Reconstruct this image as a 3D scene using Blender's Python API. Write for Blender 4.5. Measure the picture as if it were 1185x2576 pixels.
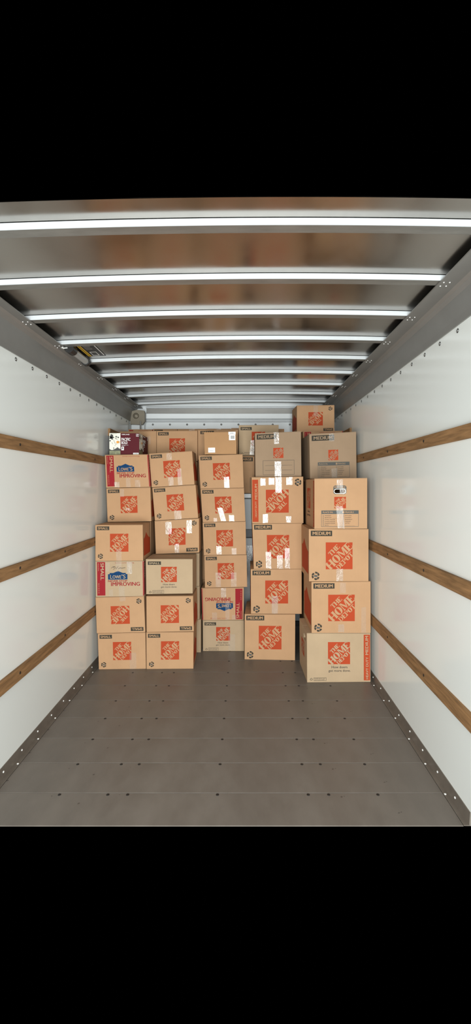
import bpy, bmesh, math, random
from mathutils import Vector

random.seed(7)
for o in list(bpy.data.objects):
    bpy.data.objects.remove(o, do_unlink=True)
scene = bpy.context.scene
COL = scene.collection

# ------------------------------------------------------------------ camera, light, exposure
F = 1095.0            # focal length in pixels of the 1185 x 2576 frame
VX, VY = 614.0, 1226.0  # where the truck's long axis vanishes
HC = 1.55             # camera height above the truck floor

cam_data = bpy.data.cameras.new('camera')
cam = bpy.data.objects.new('camera', cam_data)
COL.objects.link(cam)
cam.location = (0, 0, HC)
cam.rotation_euler = (math.pi / 2, 0, 0)
cam_data.sensor_fit = 'VERTICAL'
cam_data.sensor_height = 36.0
cam_data.lens = 36.0 * F / 2576.0
cam_data.shift_x = -(VX - 592.5) / 2576.0
cam_data.shift_y = -(1288.0 - VY) / 2576.0
cam_data.clip_start = 0.05
scene.camera = cam

world = bpy.data.worlds.new('world')
scene.world = world
world.use_nodes = True
world.node_tree.nodes['Background'].inputs[0].default_value = (0, 0, 0, 1)
world.node_tree.nodes['Background'].inputs[1].default_value = 0.0

# daylight through the open rear door behind the photographer, the size of the opening
ld = bpy.data.lights.new('rear_door_offscreen', 'AREA')
ld.shape = 'RECTANGLE'
ld.size = 2.33
ld.size_y = 2.40
ld.energy = 288
ld.color = (0.945, 0.985, 0.99)
lo = bpy.data.objects.new('rear_door_offscreen', ld)
COL.objects.link(lo)
lo.location = (-0.126, -0.80, 1.20)
lo.rotation_euler = (math.pi / 2, 0, 0)

scene.view_settings.view_transform = 'Standard'
scene.view_settings.look = 'None'
scene.view_settings.gamma = 1.0
scene.view_settings.use_curve_mapping = False
scene.view_settings.exposure = 0.0

# ------------------------------------------------------------------ materials
def lin(c):
    return tuple(((x / 255.0) / 12.92 if x / 255.0 <= 0.04045 else ((x / 255.0 + 0.055) / 1.055) ** 2.4) for x in c) + (1.0,)

MATS = {}
def mat(name, rgb, rough=0.6, metal=0.0, spec=0.5, var=0.0, vscale=6.0, vstretch=(1, 1, 1),
        bump=0.0, bscale=40.0, coat=0.0, rough_var=0.0, detail=4.0):
    m = bpy.data.materials.new(name)
    m.use_nodes = True
    nt = m.node_tree
    b = nt.nodes['Principled BSDF']
    b.inputs['Base Color'].default_value = lin(rgb)
    b.inputs['Roughness'].default_value = rough
    b.inputs['Metallic'].default_value = metal
    b.inputs['Specular IOR Level'].default_value = spec
    if coat:
        b.inputs['Coat Weight'].default_value = coat
        b.inputs['Coat Roughness'].default_value = 0.06
    tc = nt.nodes.new('ShaderNodeTexCoord')
    mp = nt.nodes.new('ShaderNodeMapping')
    mp.inputs['Scale'].default_value = vstretch
    nt.links.new(tc.outputs['Object'], mp.inputs['Vector'])
    if var or rough_var:
        n = nt.nodes.new('ShaderNodeTexNoise')
        n.inputs['Scale'].default_value = vscale
        n.inputs['Detail'].default_value = detail
        n.inputs['Roughness'].default_value = 0.6
        nt.links.new(mp.outputs[0], n.inputs['Vector'])
        if var:
            mr = nt.nodes.new('ShaderNodeMapRange')
            mr.inputs[1].default_value = 0.3
            mr.inputs[2].default_value = 0.7
            mr.inputs[3].default_value = 1.0 - var
            mr.inputs[4].default_value = 1.0 + var
            nt.links.new(n.outputs[0], mr.inputs[0])
            mx = nt.nodes.new('ShaderNodeVectorMath')
            mx.operation = 'SCALE'
            mx.inputs[0].default_value = lin(rgb)[:3]
            nt.links.new(mr.outputs[0], mx.inputs['Scale'])
            nt.links.new(mx.outputs[0], b.inputs['Base Color'])
        if rough_var:
            mr2 = nt.nodes.new('ShaderNodeMapRange')
            mr2.inputs[1].default_value = 0.3
            mr2.inputs[2].default_value = 0.7
            mr2.inputs[3].default_value = max(0.02, rough - rough_var)
            mr2.inputs[4].default_value = min(1, rough + rough_var)
            nt.links.new(n.outputs[0], mr2.inputs[0])
            nt.links.new(mr2.outputs[0], b.inputs['Roughness'])
    if bump:
        n2 = nt.nodes.new('ShaderNodeTexNoise')
        n2.inputs['Scale'].default_value = bscale
        n2.inputs['Detail'].default_value = 3.0
        nt.links.new(mp.outputs[0], n2.inputs['Vector'])
        bp = nt.nodes.new('ShaderNodeBump')
        bp.inputs['Strength'].default_value = bump
        bp.inputs['Distance'].default_value = 0.02
        nt.links.new(n2.outputs[0], bp.inputs['Height'])
        nt.links.new(bp.outputs[0], b.inputs['Normal'])
    MATS[name] = m
    return m

def cardboard(name, rgb):
    """kraft liner: mottled fibres and the faint vertical ribs of the fluting"""
    m = mat(name, rgb, rough=0.85, spec=0.08, var=0.05, vscale=5.0)
    nt = m.node_tree
    b = nt.nodes['Principled BSDF']
    tc = nt.nodes.new('ShaderNodeTexCoord')
    w = nt.nodes.new('ShaderNodeTexWave')
    w.inputs['Scale'].default_value = 55.0
    w.inputs['Distortion'].default_value = 0.4
    nt.links.new(tc.outputs['Object'], w.inputs['Vector'])
    bp = nt.nodes.new('ShaderNodeBump')
    bp.inputs['Strength'].default_value = 0.06
    bp.inputs['Distance'].default_value = 0.002
    nt.links.new(w.outputs['Fac'], bp.inputs['Height'])
    nt.links.new(bp.outputs[0], b.inputs['Normal'])
    return m

cardboard('kraft', (178, 141, 106))
cardboard('kraft_pale', (172, 149, 120))
cardboard('kraft_grey', (150, 127, 103))
cardboard('kraft_brown', (172, 133, 95))
mat('orange_print', (168, 67, 38), rough=0.75, spec=0.12, var=0.04)
mat('charcoal_print', (62, 58, 50), rough=0.8, spec=0.1)
mat('grey_print', (88, 88, 84), rough=0.8, spec=0.1)
mat('red_print', (144, 36, 42), rough=0.75, spec=0.12, var=0.03)
mat('blue_print', (20, 58, 96), rough=0.75, spec=0.12)
mat('cream_print', (236, 214, 178), rough=0.8, spec=0.1)
mat('white_label', (240, 240, 236), rough=0.5)
mat('maroon_card', (82, 18, 27), rough=0.6, spec=0.2, var=0.03)
mat('art_white', (232, 230, 214), rough=0.35)
mat('art_dark', (44, 44, 38), rough=0.4)
mat('art_olive', (120, 122, 92), rough=0.4, var=0.4, vscale=60)
mat('art_orange', (228, 150, 40), rough=0.4)
mat('wall_white', (226, 229, 224), rough=0.15, spec=0.42, bump=0.02, bscale=3.0)
mat('wall_front_white', (226, 230, 230), rough=0.3, spec=0.4)
mat('bow_white', (186, 190, 191), rough=0.3, var=0.03, vscale=20)
mat('bow_grey', (136, 134, 128), rough=0.42, metal=0.6, var=0.12, vscale=8, vstretch=(1, 4, 4))
mat('sheet_alu', (156, 152, 146), rough=0.21, metal=1.0, var=0.10, vscale=3.5, rough_var=0.06, bump=0.05, bscale=2.2)
mat('rail_grey', (128, 126, 121), rough=0.42, metal=0.35, var=0.06, vscale=5)
mat('trim_grey', (126, 118, 108), rough=0.45, metal=0.5, var=0.12, vscale=9)
mat('rivet_steel', (150, 150, 146), rough=0.35, metal=0.8)
mat('rivet_dark', (74, 74, 72), rough=0.45, metal=0.6)
mat('rivet_light', (220, 220, 214), rough=0.4, metal=0.2)
mat('screw_dark', (42, 39, 36), rough=0.5, metal=0.4)
mat('bracket_olive', (120, 112, 96), rough=0.5, metal=0.4, var=0.08)
mat('appliance_grey', (150, 152, 150), rough=0.35, var=0.03)
mat('appliance_cap', (225, 226, 224), rough=0.35, var=0.08, vscale=60)
mat('black_plastic', (26, 25, 24), rough=0.4)
mat('grey_tube', (150, 150, 146), rough=0.3)
mat('yellow_print', (226, 180, 40), rough=0.5)
mat('ink', (58, 52, 46), rough=0.7)

def wood_mat():
    m = mat('slat_wood', (138, 104, 69), rough=0.75, spec=0.2, var=0.34, vscale=7.0, vstretch=(8, 0.7, 8), bump=0.25, bscale=9.0, detail=8.0)
    return m
wood_mat()

def floor_mat():
    m = mat('floor_panel', (106, 99, 91), rough=0.42, spec=0.45, var=0.20, vscale=3.2, vstretch=(1.6, .8, 1), rough_var=0.10, bump=0.03, bscale=30, detail=9.0)
    return m
floor_mat()

# scuffed walls: sparse small dark nicks
def nicks(m, rgb, scale, thr):
    nt = m.node_tree
    b = nt.nodes['Principled BSDF']
    tc = nt.nodes.new('ShaderNodeTexCoord')
    n = nt.nodes.new('ShaderNodeTexNoise')
    n.inputs['Scale'].default_value = scale
    n.inputs['Detail'].default_value = 2.0
    nt.links.new(tc.outputs['Object'], n.inputs['Vector'])
    gt = nt.nodes.new('ShaderNodeMath')
    gt.operation = 'GREATER_THAN'
    gt.inputs[1].default_value = thr
    nt.links.new(n.outputs[0], gt.inputs[0])
    mx = nt.nodes.new('ShaderNodeMix')
    mx.data_type = 'RGBA'
    src = b.inputs['Base Color'].links
    if src:
        nt.links.new(src[0].from_socket, mx.inputs[6])
    else:
        mx.inputs[6].default_value = b.inputs['Base Color'].default_value
    mx.inputs[7].default_value = lin(rgb)
    nt.links.new(gt.outputs[0], mx.inputs[0])
    nt.links.new(mx.outputs[2], b.inputs['Base Color'])
nicks(MATS['wall_white'], (150, 150, 142), 26.0, 0.80)
nicks(MATS['floor_panel'], (74, 68, 62), 17.0, 0.745)

def tape_mat(name, haze, gloss, rough, crinkle):
    """clear film: slightly milky, glossy, more or less crinkled"""
    m = bpy.data.materials.new(name)
    m.use_nodes = True
    nt = m.node_tree
    nt.nodes.remove(nt.nodes['Principled BSDF'])
    out = nt.nodes['Material Output']
    tc = nt.nodes.new('ShaderNodeTexCoord')
    mp = nt.nodes.new('ShaderNodeMapping')
    mp.inputs['Scale'].default_value = (1.0, 1.0, 0.45)
    nt.links.new(tc.outputs['Object'], mp.inputs[0])
    n = nt.nodes.new('ShaderNodeTexNoise')
    n.inputs['Scale'].default_value = 55.0
    n.inputs['Detail'].default_value = 3.0
    n.inputs['Distortion'].default_value = 1.5
    nt.links.new(mp.outputs[0], n.inputs['Vector'])
    bp = nt.nodes.new('ShaderNodeBump')
    bp.inputs['Strength'].default_value = crinkle
    bp.inputs['Distance'].default_value = 0.004
    nt.links.new(n.outputs[0], bp.inputs['Height'])
    tr = nt.nodes.new('ShaderNodeBsdfTransparent')
    df = nt.nodes.new('ShaderNodeBsdfDiffuse')
    df.inputs[0].default_value = lin((226, 220, 208))
    gl = nt.nodes.new('ShaderNodeBsdfGlossy')
    gl.inputs['Roughness'].default_value = rough
    nt.links.new(bp.outputs[0], gl.inputs['Normal'])
    m1 = nt.nodes.new('ShaderNodeMixShader')
    m1.inputs[0].default_value = haze
    nt.links.new(tr.outputs[0], m1.inputs[1])
    nt.links.new(df.outputs[0], m1.inputs[2])
    m2 = nt.nodes.new('ShaderNodeMixShader')
    m2.inputs[0].default_value = gloss
    nt.links.new(m1.outputs[0], m2.inputs[1])
    nt.links.new(gl.outputs[0], m2.inputs[2])
    nt.links.new(m2.outputs[0], out.inputs[0])
    MATS[name] = m
tape_mat('tape_clear', 0.10, 0.035, 0.25, 0.25)
tape_mat('tape_shiny', 0.14, 0.08, 0.20, 0.40)
tape_mat('tape_glare', 0.16, 0.11, 0.16, 0.60)

# ------------------------------------------------------------------ helpers
def px(x, y, Y):
    """world point seen at frame pixel (x, y) at distance Y along the truck"""
    return Vector(((x - VX) * Y / F, Y, HC + (VY - y) * Y / F))

def link(o, parent=None):
    COL.objects.link(o)
    if parent is not None:
        o.parent = parent
    return o

def tag(o, label, cat, group=None):
    o['label'] = label
    o['category'] = cat
    if group:
        o['group'] = group
    return o

class MB:
    def __init__(s):
        s.v, s.f, s.m, s.mats = [], [], [], []
    def mi(s, name):
        if name not in s.mats:
            s.mats.append(name)
        return s.mats.index(name)
    def poly(s, pts, m):
        i = len(s.v)
        s.v += [tuple(p) for p in pts]
        s.f.append(tuple(range(i, i + len(pts))))
        s.m.append(s.mi(m))
    def tris(s, verts, faces, m):
        i = len(s.v)
        s.v += [tuple(p) for p in verts]
        k = s.mi(m)
        for f in faces:
            s.f.append(tuple(i + q for q in f))
            s.m.append(k)
    def box(s, a, b, m):
        (x0, y0, z0), (x1, y1, z1) = a, b
        vs = [(x0, y0, z0), (x1, y0, z0), (x1, y1, z0), (x0, y1, z0), (x0, y0, z1), (x1, y0, z1), (x1, y1, z1), (x0, y1, z1)]
        s.tris(vs, [(0, 3, 2, 1), (4, 5, 6, 7), (0, 1, 5, 4), (1, 2, 6, 5), (2, 3, 7, 6), (3, 0, 4, 7)], m)
    def build(s, name, parent=None, origin=None, smooth=False, bevel=0.0, seg=2):
        me = bpy.data.meshes.new(name)
        o0 = Vector(origin) if origin is not None else Vector((0, 0, 0))
        me.from_pydata([tuple(Vector(p) - o0) for p in s.v], [], s.f)
        for n in s.mats:
            me.materials.append(MATS[n])
        for p, k in zip(me.polygons, s.m):
            p.material_index = k
        if bevel:
            bm = bmesh.new()
            bm.from_mesh(me)
            bmesh.ops.remove_doubles(bm, verts=bm.verts, dist=1e-6)
            bmesh.ops.bevel(bm, geom=list(bm.edges), offset=bevel, segments=seg, affect='EDGES', profile=0.6)
            bmesh.ops.recalc_face_normals(bm, faces=bm.faces)
            bm.to_mesh(me)
            bm.free()
        if smooth:
            for p in me.polygons:
                p.use_smooth = True
        me.update()
        return link(bpy.data.objects.new(name, me), parent)

def cyl(mb, p0, p1, r, m, n=12, cap=True, r1=None):
    p0, p1 = Vector(p0), Vector(p1)
    d = (p1 - p0).normalized()
    a = d.orthogonal().normalized()
    b = d.cross(a)
    r1 = r if r1 is None else r1
    vs = []
    for p, rr in ((p0, r), (p1, r1)):
        for k in range(n):
            t = 2 * math.pi * k / n
            vs.append(p + a * rr * math.cos(t) + b * rr * math.sin(t))
    fs = [(k, (k + 1) % n, n + (k + 1) % n, n + k) for k in range(n)]
    if cap:
        fs += [tuple(range(n))[::-1], tuple(range(n, 2 * n))]
    mb.tris(vs, fs, m)

# text outlines from Blender's built-in typeface, cached as flat triangles in a unit box
_T = {}
def text_mesh(s, bold=0.0):
    key = (s, bold)
    if key in _T:
        return _T[key]
    cu = bpy.data.curves.new('t', 'FONT')
    cu.body = s
    cu.size = 1.0
    cu.offset = bold
    cu.resolution_u = 3
    ob = bpy.data.objects.new('t', cu)
    COL.objects.link(ob)
    bpy.context.view_layer.update()
    me = bpy.data.meshes.new_from_object(ob.evaluated_get(bpy.context.evaluated_depsgraph_get()))
    vs = [(v.co.x, v.co.y) for v in me.vertices]
    fs = [tuple(p.vertices) for p in me.polygons]
    bpy.data.objects.remove(ob, do_unlink=True)
    bpy.data.curves.remove(cu)
    bpy.data.meshes.remove(me)
    x0, x1 = min(v[0] for v in vs), max(v[0] for v in vs)
    y0, y1 = min(v[1] for v in vs), max(v[1] for v in vs)
    vs = [((x - x0) / (x1 - x0), (y - y0) / (y1 - y0)) for x, y in vs]
    _T[key] = (vs, fs)
    return _T[key]

# stencil serif capitals of the square logo, unit height
def _stem(x, w=0.29, s=0.045):
    return [(x, 0), (x + w + 2 * s, 0), (x + w + 2 * s, .07), (x + w + s, .11), (x + w + s, .89), (x + w + 2 * s, .93),
            (x + w + 2 * s, 1), (x, 1), (x, .93), (x + s, .89), (x + s, .11), (x, .07)]
def _half(cx, rx, ix, sgn, gap, cy=.5, ry=.5, iy=.40, n=10):
    pts = []
    for k in range(n + 1):
        t = math.pi / 2 - math.pi * k / n
        pts.append((cx + sgn * (gap + rx * math.cos(t)), cy + ry * math.sin(t)))
    for k in range(n + 1):
        t = -math.pi / 2 + math.pi * k / n
        pts.append((cx + sgn * (gap + ix * math.cos(t)), cy + iy * math.sin(t)))
    return pts
GLYPH = {
    'T': (0.86, [[(0, 1), (.86, 1), (.86, .66), (.74, .88), (.12, .88), (0, .66)],
                 [(.2, 0), (.66, 0), (.66, .07), (.55, .1), (.55, .84), (.31, .84), (.31, .1), (.2, .07)]]),
    'H': (1.0, [_stem(0), _stem(.62), [(.336, .44), (.48, .44), (.48, .56), (.336, .56)], [(.52, .44), (.664, .44), (.664, .56), (.52, .56)]]),
    'E': (0.82, [_stem(0), [(.381, 1), (.8, 1), (.8, .66), (.68, .9), (.381, .9)],
                 [(.336, .55), (.46, .55), (.54, .66), (.54, .34), (.46, .45), (.336, .45)],
                 [(.381, 0), (.82, 0), (.82, .34), (.7, .1), (.381, .1)]]),
    'O': (0.94, [_half(.47, .45, .13, -1, .025), _half(.47, .45, .13, 1, .025)]),
    'M': (1.2, [[(0, 0), (.28, 0), (.28, .07), (.19, .1), (.19, .74), (.12, .9), (.09, .74), (.09, .1), (0, .07)],
                [(0, 1), (.34, 1), (.62, .36), (.62, .02), (.56, .02), (.2, .82), (.1, .93), (0, .93)],
                [(.66, .02), (.66, .36), (.86, .95), (.86, .6)],
                [(.8, 0), (1.2, 0), (1.2, .07), (1.13, .11), (1.13, .89), (1.2, .93), (1.2, 1), (.88, 1), (.88, .11), (.8, .07)]]),
    'D': (0.92, [_stem(0, .22, .06), _half(.38, .5, .26, 1, .02)]),
    'P': (0.8, [_stem(0, .22, .06), _half(.36, .42, .2, 1, .02, cy=.72, ry=.28, iy=.18)]),
}
def word_polys(w, gap=.025):
    x, out = 0, []
    for c in w:
        adv, polys = GLYPH[c]
        out += [[(p[0] + x, p[1]) for p in q] for q in polys]
        x += adv + gap
    L = x - gap
    return [[(p[0] / L, p[1]) for p in q] for q in out]

def clip_square(poly):
    """Sutherland-Hodgman against the unit square of the logo"""
    for ax, lim, sg in ((0, 0.004, 1), (0, .996, -1), (1, 0.004, 1), (1, .996, -1)):
        res = []
        for i in range(len(poly)):
            a, b = poly[i - 1], poly[i]
            ia, ib = (a[ax] - lim) * sg >= 0, (b[ax] - lim) * sg >= 0
            if ia != ib:
                t = (lim - a[ax]) / (b[ax] - a[ax])
                res.append((a[0] + (b[0] - a[0]) * t, a[1] + (b[1] - a[1]) * t))
            if ib:
                res.append(b)
        poly = res
        if len(poly) < 3:
            return []
    return poly

LOGO = []
for w, cx, cy, L, h in (('THE', .305, .705, .48, .175), ('HOME', .50, .50, 1.22, .305), ('DEPOT', .705, .315, .80, .18)):
    for q in word_polys(w):
        pts = []
        for x, y in q:
            a, b = (x - .5) * L, (y - .5) * h
            c = math.sqrt(.5)
            pts.append((cx + (a - b) * c, cy + (a + b) * c))
        pts = clip_square(pts)
        if pts:
            LOGO.append(pts)

# ------------------------------------------------------------------ a carton and its print
class Face:
    """flat print on one carton face: u to the right, v downwards, both 0..1"""
    def __init__(s, tl, tr, br, bl, flip=False):
        s.c = [Vector(p) for p in (tl, tr, br, bl)]
        s.flip = flip
        n = (s.c[1] - s.c[0]).cross(s.c[3] - s.c[0])
        s.n = -n.normalized()
    def at(s, u, v, off=0.0):
        if s.flip:
            u, v = 1 - u, 1 - v
        tl, tr, br, bl = s.c
        p = (tl * (1 - u) + tr * u) * (1 - v) + (bl * (1 - u) + br * u) * v
        return p + s.n * off
    def rect(s, mb, u0, v0, u1, v1, m, off=.0006):
        mb.poly([s.at(u0, v1, off), s.at(u1, v1, off), s.at(u1, v0, off), s.at(u0, v0, off)], m)
    def poly(s, mb, pts, m, off=.0006):
        mb.poly([s.at(u, v, off) for u, v in pts], m)
    def frame(s, mb, u0, v0, u1, v1, t, tv, m, off=.0006):
        s.rect(mb, u0, v0, u1, v0 + tv, m, off); s.rect(mb, u0, v1 - tv, u1, v1, m, off)
        s.rect(mb, u0, v0 + tv, u0 + t, v1 - tv, m, off); s.rect(mb, u1 - t, v0 + tv, u1, v1 - tv, m, off)
    def text(s, mb, txt, u0, v0, u1, v1, m, bold=.02, rot=0, off=.0012):
        n = max(1, len(txt))
        shifts = (0,) if bold < .01 else ((-.009, .009) if bold < .016 else (-.028, 0, .028))
        for sh in shifts:
            s._text(mb, txt, u0, v0, u1, v1, m, 0.0, rot, off + .00025 * (1 + shifts.index(sh)), sh / (.72 * n))
    def _text(s, mb, txt, u0, v0, u1, v1, m, bold, rot, off, sh):
        vs, fs = text_mesh(txt, bold)
        out = []
        for x, y in vs:
            x = x + sh
            if rot == 0:
                u, v = u0 + x * (u1 - u0), v1 - y * (v1 - v0)
            elif rot == 1:      # reads upwards
                u, v = u1 - (u1 - u0) * (1 - (1 - y)), v1 - x * (v1 - v0)
                u = u0 + (1 - y) * (u1 - u0)
            else:               # reads downwards
                u, v = u0 + y * (u1 - u0), v0 + x * (v1 - v0)
            out.append(s.at(u, v, off))
        mb.tris(out, fs, m)
    def logo(s, mb, u0, v0, u1, v1, letters):
        s.rect(mb, u0, v0, u1, v1, 'orange_print')
        for q in LOGO:
            s.poly(mb, [(u0 + x * (u1 - u0), v1 - y * (v1 - v0)) for x, y in q], letters, .0012)

def recycle_round(face, mb, cu, cv, ru, rv, m):
    for k in range(3):
        a0 = math.radians(100 + 120 * k)
        for s0, s1 in ((0, 42), (47, 78)):
            pts = []
            for j in range(5):
                t = a0 - math.radians(s0 + (s1 - s0) * j / 4)
                pts.append((cu + ru * math.cos(t), cv - rv * math.sin(t)))
            for j in range(4, -1, -1):
                t = a0 - math.radians(s0 + (s1 - s0) * j / 4)
                pts.append((cu + .56 * ru * math.cos(t), cv - .56 * rv * math.sin(t)))
            face.poly(mb, pts, m)
        t1, t2 = a0 - math.radians(78), a0 - math.radians(104)
        face.poly(mb, [(cu + 1.08 * ru * math.cos(t1), cv - 1.08 * rv * math.sin(t1)), (cu + .76 * ru * math.cos(t2), cv - .76 * rv * math.sin(t2)),
                       (cu + .44 * ru * math.cos(t1), cv - .44 * rv * math.sin(t1))], m)
    vs = [(-.42, -.22), (.40, -.30), (.46, .18), (-.36, .28)]
    face.poly(mb, [(cu + ru * a, cv - rv * b) for a, b in vs], 'grey_print', .0004)

def recycle_tri(face, mb, cu, cv, ru, rv, m):
    P = [(math.cos(math.radians(90 + 120 * k)), math.sin(math.radians(90 + 120 * k))) for k in range(3)]
    for k in range(3):
        a, b = P[k], P[(k + 1) % 3]
        d = lambda t, s: (cu + ru * s * (a[0] + (b[0] - a[0]) * t), cv - rv * s * (a[1] + (b[1] - a[1]) * t))
        face.poly(mb, [d(.12, 1), d(.72, 1), d(.72, 1.14), d(.9, .8), d(.72, .46), d(.72, .62), d(.2, .62)], m)

def wave_side(face, mb, m='orange_print'):
    """big orange field with a scalloped upper edge on the carton's side"""
    pts = [(.1, .88), (.1, .40)]
    for k in range(1, 7):
        t = k / 6
        pts.append((.1 + .3 * t, .40 - .16 * t * t))
    for k in range(1, 9):
        t = k / 8
        pts.append((.4 + .52 * t, .24 + .20 * math.sin(t * math.pi / 2)))
    pts.append((.92, .88))
    face.poly(mb, pts, m)

def cut_hole(root, loc, face, outline, depth):
    """cut a hand hole with this outline into the carton's body"""
    body = [c for c in root.children if c.name.startswith('body')][0]
    n = len(outline)
    vs = [tuple(face.at(u, v, .01) - Vector(loc)) for u, v in outline] + [tuple(face.at(u, v, -depth) - Vector(loc)) for u, v in outline]
    me = bpy.data.meshes.new('cutter')
    me.from_pydata(vs, [], [tuple(range(n)), tuple(range(n, 2 * n))[::-1]] + [(k, n + k, n + (k + 1) % n, (k + 1) % n) for k in range(n)])
    bm = bmesh.new(); bm.from_mesh(me); bmesh.ops.recalc_face_normals(bm, faces=bm.faces); bm.to_mesh(me); bm.free()
    cu = link(bpy.data.objects.new('cutter', me), root)
    md = body.modifiers.new('hole', 'BOOLEAN')
    md.operation = 'DIFFERENCE'
    md.solver = 'EXACT'
    md.object = cu
    bpy.context.view_layer.update()
    new = bpy.data.meshes.new_from_object(body.evaluated_get(bpy.context.evaluated_depsgraph_get()))
    body.modifiers.clear()
    body.data = new
    bpy.data.objects.remove(cu, do_unlink=True)

def design(face, kind, card, root, loc):
    """all the flat print of one carton front, as parts of the carton"""
    def part(name, fn):
        mb = MB(); fn(mb)
        return mb.build(name, root, loc)
    def size_label(txt, u0, v0, u1, v1, m='charcoal_print'):
        def fn(mb):
            face.rect(mb, u0, v0, u1, v1, m)
            du, dv = (u1 - u0) * .09, (v1 - v0) * .2
            face.text(mb, txt, u0 + du, v0 + dv, u1 - du, v1 - dv, card if m == 'charcoal_print' else 'cream_print', .028)
        part('size_label', fn)
    def slogan(u, v0, dv, w):
        part('slogan', lambda mb: (face.text(mb, 'How doers', u - w * .36, v0, u + w * .36, v0 + dv, 'ink', .012),
                                   face.text(mb, 'get more done.', u - w * .5, v0 + dv * 1.5, u + w * .5, v0 + dv * 2.7, 'ink', .012)))
    def made_mark(cu, cv, ru, rv, u0, v0, u1, v1):
        def fn(mb):
            recycle_tri(face, mb, cu, cv, ru, rv, 'charcoal_print')
            face.frame(mb, u0, v0, u1, v1, .004, .006, 'charcoal_print')
            h = v1 - v0
            face.text(mb, 'MADE FROM 95%', u0 + .015, v0 + h * .18, u1 - .02, v0 + h * .42, 'ink', 0)
            face.text(mb, 'RECYCLED PAPER', u0 + .015, v0 + h * .58, u1 - .03, v0 + h * .82, 'ink', 0)
        part('recycle_mark', fn)
    def place_block(u0, v0, u1, v1):
        def fn(mb):
            w, h = u1 - u0, v1 - v0
            face.rect(mb, u0, v0, u1, v0 + h * .22, 'grey_print', .0005)
            face.frame(mb, u0, v0, u1, v1, .006, .007, 'grey_print')
            face.text(mb, 'PLACE IN:', u0 + w * .04, v0 + h * .06, u0 + w * .31, v0 + h * .165, card, .02)
            face.rect(mb, u0 + w * .565, v0 + h * .05, u0 + w * .615, v0 + h * .17, card, .0011)
            face.text(mb, 'FRAGILE', u0 + w * .635, v0 + h * .06, u0 + w * .87, v0 + h * .165, card, .02)
            L = ['PRIMARY', 'BEDROOM', 'FAMILY ROOM', 'LIVING ROOM', 'DINING ROOM', 'BATH']
            R = ['KITCHEN', 'LAUNDRY', 'BASEMENT', 'GARAGE', 'ATTIC', '']
            for k in range(6):
                y = v0 + h * (.285 + .116 * k)
                for side, names in ((.035, L), (.575, R)):
                    u = u0 + w * side
                    face.frame(mb, u, y, u + w * .036, y + h * .075, .0035, .0045, 'grey_print')
                    if names[k]:
                        face.text(mb, names[k], u + w * .06, y + h * .01, u + w * (.06 + .0245 * len(names[k])), y + h * .07, 'ink', .005)
            face.rect(mb, u0 + w * .30, v0 + h * .475, u0 + w * .42, v0 + h * .483, 'ink')
            face.rect(mb, u0 + w * .64, v0 + h * .94, u0 + w * .9, v0 + h * .947, 'ink')
        part('contents_checklist', fn)
    if kind == 'small':
        size_label('SMALL', .035, .04, .295, .145)
        part('logo', lambda mb: face.logo(mb, .31, .245, .695, .745, card))
        part('recycle_mark', lambda mb: recycle_round(face, mb, .108, .87, .055, .073, 'charcoal_print'))
    elif kind == 'small_doers':
        size_label('SMALL', .043, .065, .323, .165)
        part('logo', lambda mb: face.logo(mb, .323, .22, .66, .66, card))
        slogan(.49, .70, .05, .345)
        made_mark(.088, .94, .042, .05, .135, .89, .38, .983)
    elif kind == 'medium':
        size_label('MEDIUM', .032, .03, .39, .135)
        part('logo', lambda mb: face.logo(mb, .282, .254, .731, .768, card))
        part('recycle_mark', lambda mb: recycle_round(face, mb, .112, .895, .068, .080, 'charcoal_print'))
    elif kind == 'heavy':
        part('logo', lambda mb: face.logo(mb, .33, .18, .677, .632, card))
        slogan(.51, .665, .05, .345)
        made_mark(.066, .938, .034, .042, .104, .904, .302, .967)
        def strip(mb):
            face.rect(mb, .893, .03, .992, .967, 'orange_print')
            face.text(mb, 'HEAVY DUTY', .925, .49, .965, .94, card, .02, rot=1)
            face.text(mb, 'MEDIUM', .918, .055, .965, .44, card, .03, rot=1)
        part('size_strip', strip)
    elif kind == 'heavy_inverted':
        def strip(mb):
            face.rect(mb, .875, .03, .99, .945, 'orange_print')
            face.text(mb, 'HEAVY DUTY', .905, .135, .94, .475, card, .02, rot=-1)
            face.text(mb, 'MEDIUM', .893, .52, .942, .85, card, .03, rot=-1)
        part('size_strip', strip)
        part('logo', lambda mb: face.logo(mb, .285, .227, .727, .724, card))
        part('recycle_mark', lambda mb: recycle_round(face, mb, .102, .88, .066, .080, 'charcoal_print'))
    elif kind == 'medium_lines':
        size_label('MEDIUM', .036, .03, .46, .148)
        part('logo', lambda mb: face.logo(mb, .393, .35, .612, .58, card))
        def lines(mb):
            face.frame(mb, .164, .63, .847, .955, .006, .006, 'ink')
            face.rect(mb, .21, .742, .80, .747, 'ink'); face.rect(mb, .21, .852, .80, .857, 'ink')
        part('address_lines', lines)
    elif kind == 'medium_place':
        size_label('MEDIUM', .05, .04, .53, .16)
        part('logo', lambda mb: face.logo(mb, .40, .37, .61, .60, card))
        place_block(.17, .64, .85, .98)
    elif kind == 'move_easy':
        def handle(mb):
            def rr(u0, v0, u1, v1, r, rv):
                pts = []
                for cx, cy, a in ((u1 - r, v0 + rv, 90), (u0 + r, v0 + rv, 180), (u0 + r, v1 - rv, 270), (u1 - r, v1 - rv, 360)):
                    for j in range(6):
                        t = math.radians(a - 90 + 18 * j)
                        pts.append((cx + r * math.cos(t), cy - rv * math.sin(t)))
                return pts
            for a, b, m in ((rr(.357, .142, .607, .313, .04, .042), rr(.366, .208, .598, .306, .05, .048), 'grey_print'),
                            (rr(.366, .208, .598, .306, .05, .048), rr(.376, .218, .588, .296, .044, .038), 'art_white')):
                for q in range(len(a)):
                    face.poly(mb, [a[q - 1], a[q], b[q], b[q - 1]], m)
            cut_hole(root, loc, face, rr(.376, .218, .588, .296, .044, .038), .38)
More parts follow.
